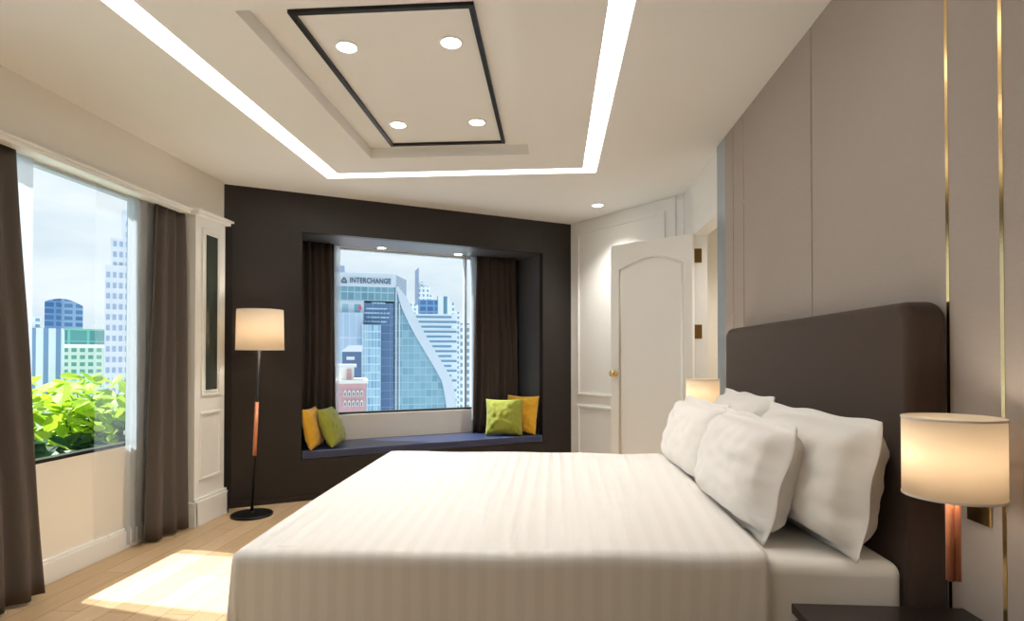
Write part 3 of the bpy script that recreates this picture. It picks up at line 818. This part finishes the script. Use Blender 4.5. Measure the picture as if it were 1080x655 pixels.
tri = [(cxl+rl*1.0*math.sin(k*2*PI/3)*(1 if k else 1), czl+rl*1.05*math.cos(k*2*PI/3)) for k in range(3)]
loop = []
for k in range(3):
    p, q = Vector(tri[k]), Vector(tri[(k+1) % 3])
    for f_ in (.15, .32, .5, .68, .85): m_ = p.lerp(q, f_); o_ = (m_-Vector((cxl, czl))); loop.append((m_.x+o_.x*.12, -.75, m_.y+o_.y*.12))
loop.append(loop[0]); g.tube(loop, rl*.24, 8)
place_local(t, 'triangle_emblem', g, 'letter')
place_local(t, 'red_emblem', G().prism([(XI(377.5), ZI(380, 325.5)), (XI(379.6), ZI(380, 321.5)), (XI(381.6), ZI(380, 325.5)), (XI(379.6), ZI(380, 329))], -3.3, -3.05, XZ), mat('red_sign', srgb(190, 90, 110), .6))

# pink brick building low left
T, a, b, zt = site(335, 386.5, 401, 105)
t = bthing('brick_mansion', T, 'pink brick building with white arched windows low in the niche window')
zb = zt-GZ; M['pink'] = mat('pink_brick', srgb(196, 158, 162), .85, nscale=1.2, namt=.1)
place_local(t, 'brick_wall', G().box(a, b, 0, 10, 0, zb-.6), 'pink')
place_local(t, 'cornice', G().box(a-.2, b+.3, -.4, 10, zb-.6, zb), 'bl_cream')
pxm = (b-a)/51.5
place_local(t, 'dormer', G().box(b-18*pxm-14*pxm, b-13*pxm, .8, 7, zb, zb+14*pxm), 'bl_cream')
place_local(t, 'dormer_roof', G().box(b-33*pxm, b-10.5*pxm, .2, 8, zb+14*pxm, zb+17*pxm), 'bl_white')
place_local(t, 'dormer_window', G().box(b-21*pxm, b-16*pxm, .6, 1, zb+1*pxm, zb+12*pxm), 'pink')
for r_ in range(2):
    for c_ in range(5):
        x = b-(5+c_*4.4)*pxm; z = zb-(15+r_*11)*pxm
        g = G(); g.prism([(x-1.5*pxm, z-3*pxm), (x-1.5*pxm, z+2*pxm), (x, z+4.4*pxm), (x+1.5*pxm, z+2*pxm), (x+1.5*pxm, z-3*pxm)], -.25, .1, XZ)
        o = place_local(t, 'arched_window', g, 'bl_cream')
        g = G(); g.box(x-.8*pxm, x+.8*pxm, -.3, -.2, z-2.4*pxm, z+1.6*pxm)
        p_ = obj('pane', G(), 'bl_glass', o); bpy.data.objects.remove(p_)
        B_ = BASE[t.name]; g.v = [B_ @ v for v in g.v]; BASE[o.name] = B_
        obj('pane', g, mat('grey_pane', srgb(120, 128, 150), .3) if 'grey_pane' not in bpy.data.materials else bpy.data.materials['grey_pane'], o)

# small dark roofed block between
T, a, b, zt = site(361, 381, 371, 150)
t = bthing('low_block', T, 'small white and dark blue block between the pink mansion and the glass tower')
zb = zt-GZ
place_local(t, 'block_body', G().box(a, b, 0, 5, 0, zb), mat('dark_blue_cladding', srgb(86, 112, 146), .6))
place_local(t, 'roof', G().prism([(a-.3, zb), (a+1.5, zb+1.6), (b+.2, zb+1.6), (b+.2, zb)], -.3, 5, XZ), 'bl_white')
place_local(t, 'sign_band', G().box(a+1, b-1.6, -.15, 0, zb-2.0, zb-1.2), 'bl_white')

# white banded tower complex at the right of the niche window
DB = 330.
def banded(u0, u1, v, dist, depth, name, label, m):
    T, a, b, zt = site(u0, u1, v, dist)
    t = bthing(name, T, label); place_local(t, 'block_body', G().box(a, b, 0, depth, 0, zt-GZ), m); return t, T, a, b, zt-GZ
t, T, a, b, zb = banded(436, 482, 331, 330, 8, 'banded_block', 'white block with long horizontal window bands behind the sweeping diagonal', 'bl_white')
ph = (b-a)/46
for k in range(20):
    z = zb-(3.5+5.2*k)*ph
    place_local(t, 'window_band', G().box(a+1, b-(.4 if k % 2 else 6)*ph, -.3, .3, z-1.1*ph, z+1.1*ph), mat('band_glass', srgb(104, 142, 168), .3) if 'band_glass' not in bpy.data.materials else bpy.data.materials['band_glass'])
g_ = facade('blue_roof_box', srgb(110, 150, 190), srgb(58, 102, 152), 4, 3.4, .8, .7, vary=.3)
zp = zb+15*ph; place_local(t, 'glass_penthouse', G().box(a+5*ph, a+25*ph, .4, 7.5, zb+.01, zp), g_)
fw_ = facade('white_grid', srgb(218, 226, 232), srgb(128, 156, 178), 3.0, 3.4, .45, .55)
t, T, a, b, zb = banded(438, 453, 302, 420, 14, 'white_tower', 'white tower with a grey spire beyond the banded block', fw_)
ph = (b-a)/15
place_local(t, 'setback', G().box(a+3*ph, b-4*ph, 1, 10, zb, zb+5*ph), fw_)
place_local(t, 'shoulder', G().box(b-1, b+3.5*ph, 1, 12, 0, zb-9*ph), fw_)
place_local(t, 'spire', G().prism([(a-.5*ph, zb-20*ph), (a-.5*ph, zb+16*ph), (a+3.6*ph, zb+20*ph), (a+3.6*ph, zb-20*ph)], -1, 3, XZ), mat('grey_spire', srgb(140, 154, 176), .6))
fs = facade('hazed_strip_block', srgb(222, 228, 232), srgb(92, 140, 156), 5.4, 50, .42, .98)
banded(461, 474, 312.5, 345, 10, 'apartment_tower', 'pale apartment tower with vertical glass strips right of the blue box', fs)
banded(473.3, 480, 319, 372, 12, 'apartment_tower', 'narrow pale tower with a stepped top near the window mullion', fw_)
banded(479.5, 485, 329, 400, 12, 'apartment_tower', 'thin white tower next to the window mullion', fw_)
banded(484, 500, 341, 285, 12, 'apartment_tower', 'lower white apartment block at the right edge of the niche window', fw_)
banded(427, 438, 319, 460, 12, 'apartment_tower', 'small pale block just right of the glass headquarters', fw_)

# balcony planter with big leaved shrubs
leafm = [mat('lime_leaf', srgb(150, 182, 46), .5, nscale=3, namt=.2), mat('green_leaf', srgb(78, 126, 44), .5, nscale=3, namt=.2), mat('deep_leaf', srgb(36, 72, 44), .5, nscale=3, namt=.2)]
for l_ in leafm:
    p = l_.node_tree.nodes['Principled BSDF']; p.inputs['Subsurface Weight'].default_value = 0
    N, L = l_.node_tree.nodes, l_.node_tree.links; o = [q for q in N if q.type == 'OUTPUT_MATERIAL'][0]
    tr = N.new('ShaderNodeBsdfTranslucent'); tr.inputs[0].default_value = tuple(min(1, c*1.1) for c in p.inputs['Base Color'].default_value[:3])+(1,)
    mx = N.new('ShaderNodeMixShader'); mx.inputs[0].default_value = .45
    L.new(p.outputs[0], mx.inputs[1]); L.new(tr.outputs[0], mx.inputs[2]); L.new(mx.outputs[0], o.inputs[0])
def shrub(x, y, z0, h, r, n, m, label, seed, ls=.085):
    rnd = random.Random(seed)
    t = thing('leafy_shrub', label, 'plant', (x, y, z0), 0, 'shrubs in the planter outside the left window')
    st = G(); tips = []
    for k in range(9):
        a_ = rnd.uniform(0, 6.28); q = rnd.uniform(.2, .95)*r; hh = h*rnd.uniform(.6, 1)
        pts = [(x, y, z0), (x+q*.4*math.cos(a_), y+q*.4*math.sin(a_), z0+hh*.5), (x+q*math.cos(a_), y+q*math.sin(a_), z0+hh*.95)]
        st.tube(pts, [.012, .008, .004], 6); tips += [Vector(pts[1]), Vector(pts[2])]
    obj('stem', st, leafm[2], t)
    lf = G()
    for k in range(n):
        c = rnd.choice(tips)+Vector((rnd.gauss(0, .45)*r, rnd.gauss(0, .45)*r, rnd.gauss(0, .16)*h))
        c.z = min(max(c.z, z0+.05), z0+h+.03); dv = Vector((c.x-x, c.y-y)); 
        if dv.length > r*1.15: dv *= r*1.15/dv.length; c.x, c.y = x+dv.x, y+dv.y 
        s = ls*rnd.uniform(.6, 1.35)
        T = Matrix.Translation(c) @ Matrix.Rotation(rnd.uniform(0, 6.28), 4, 'Z') @ Matrix.Rotation(rnd.uniform(-.9, .9), 4, 'X') @ Matrix.Rotation(rnd.uniform(-.6, .6), 4, 'Y')
        out = [(0, -1, 0), (.45, -.75, .05), (.72, -.2, .1), (.55, .4, .08), (.2, .8, 0), (0, 1.15, -.12), (-.2, .8, 0), (-.55, .4, .08), (-.72, -.2, .1), (-.45, -.75, .05)]
        vs = [(0, -.1, -.06)]+out
        lf.add([tuple(s*q for q in p) for p in vs], [(0, i+1, (i+1) % 10+1) for i in range(10)], T)
    obj('foliage', lf, leafm[m], t)
PZ = .05
sh = [(-4.15, 3.75, 1.05, .42, 260, 0), (-4.35, 4.35, 1.1, .45, 260, 0), (-4.25, 4.95, 1.02, .42, 230, 0), (-4.5, 5.45, 1.1, .42, 220, 0), (-3.85, 3.95, .66, .26, 180, 2), (-3.85, 4.5, .62, .26, 180, 2), (-3.87, 5.05, .68, .27, 180, 2), (-4.6, 5.95, 1.0, .45, 200, 1), (-4.2, 3.1, 1.0, .4, 200, 1)]
names = ['bright lime shrub at the near end of the planter', 'tall lime shrub in the middle of the planter', 'bushy lime shrub right of the tall lime shrub', 'lime shrub behind the sheer curtain',
         'low dark green shrub against the glass, left', 'low dark green shrub against the glass, middle', 'low dark green shrub against the glass, right', 'green shrub at the far end of the planter', 'green shrub beside the left sheer, outside the glass']
for (x, y, h, r, n, m), nm in zip(sh, names): shrub(x, y, PZ, h, r, n, m, nm, int(x*-100+y*10))
t = thing('planter_box', 'grey planter trough outside the left window', 'planter', (-4.2, 4.5, -.4))
g = G(); ring(g, -4.95, -3.45, 2.4, 6.6, -4.9, -3.5, 2.45, 6.55, -.4, .08); obj('trough', g, 'roof', t)
obj('soil', G().box(-4.9, -3.5, 2.45, 6.55, -.4, .045), mat('dark_soil', srgb(60, 48, 38), .95, nscale=20, namt=.4), t)
struct('ledge', G().box(-5.4, -3.3, -2.6, 6.9, -.55, -.401), 'roof')

# ---------------------------------------------------------------- light
sc = bpy.context.scene
w = bpy.data.worlds.new('sky'); sc.world = w; w.use_nodes = True
N, L = w.node_tree.nodes, w.node_tree.links
bg = N['Background']; bg.inputs[1].default_value = 1.15
tc = N.new('ShaderNodeTexCoord'); mp = N.new('ShaderNodeMapping'); mp.inputs['Scale'].default_value = (1, 1, 3.2)
nz_ = N.new('ShaderNodeTexNoise'); nz_.inputs['Scale'].default_value = 3.2; nz_.inputs['Detail'].default_value = 7; nz_.inputs['Roughness'].default_value = .55
rp = N.new('ShaderNodeValToRGB'); rp.color_ramp.elements[0].position = .36; rp.color_ramp.elements[1].position = .62
rp.color_ramp.elements[0].color = srgb(216, 226, 236); rp.color_ramp.elements[1].color = srgb(244, 246, 248)
L.new(tc.outputs['Generated'], mp.inputs[0]); L.new(mp.outputs[0], nz_.inputs['Vector']); L.new(nz_.outputs['Fac'], rp.inputs[0]); L.new(rp.outputs[0], bg.inputs[0])

s = bpy.data.lights.new('sun', 'SUN'); s.energy = 17; s.angle = math.radians(1.0); s.color = (1, .96, .91)
so = bpy.data.objects.new('sun', s); C.objects.link(so)
el, az = math.radians(60), math.radians(-8)
d = Vector((math.cos(el)*math.cos(az), math.cos(el)*math.sin(az), -math.sin(el)))
so.rotation_euler = d.to_track_quat('-Z', 'Y').to_euler(); so.location = (-20, 5, 30)

sc.view_settings.view_transform = 'Standard'; sc.view_settings.look = 'None'
sc.view_settings.exposure = 0; sc.view_settings.gamma = 1; sc.view_settings.use_curve_mapping = False
sc.cycles.max_bounces = 10; sc.cycles.diffuse_bounces = 5; sc.cycles.transparent_max_bounces = 12
sc.cycles.sample_clamp_indirect = 6; sc.cycles.caustics_reflective = False; sc.cycles.caustics_refractive = False
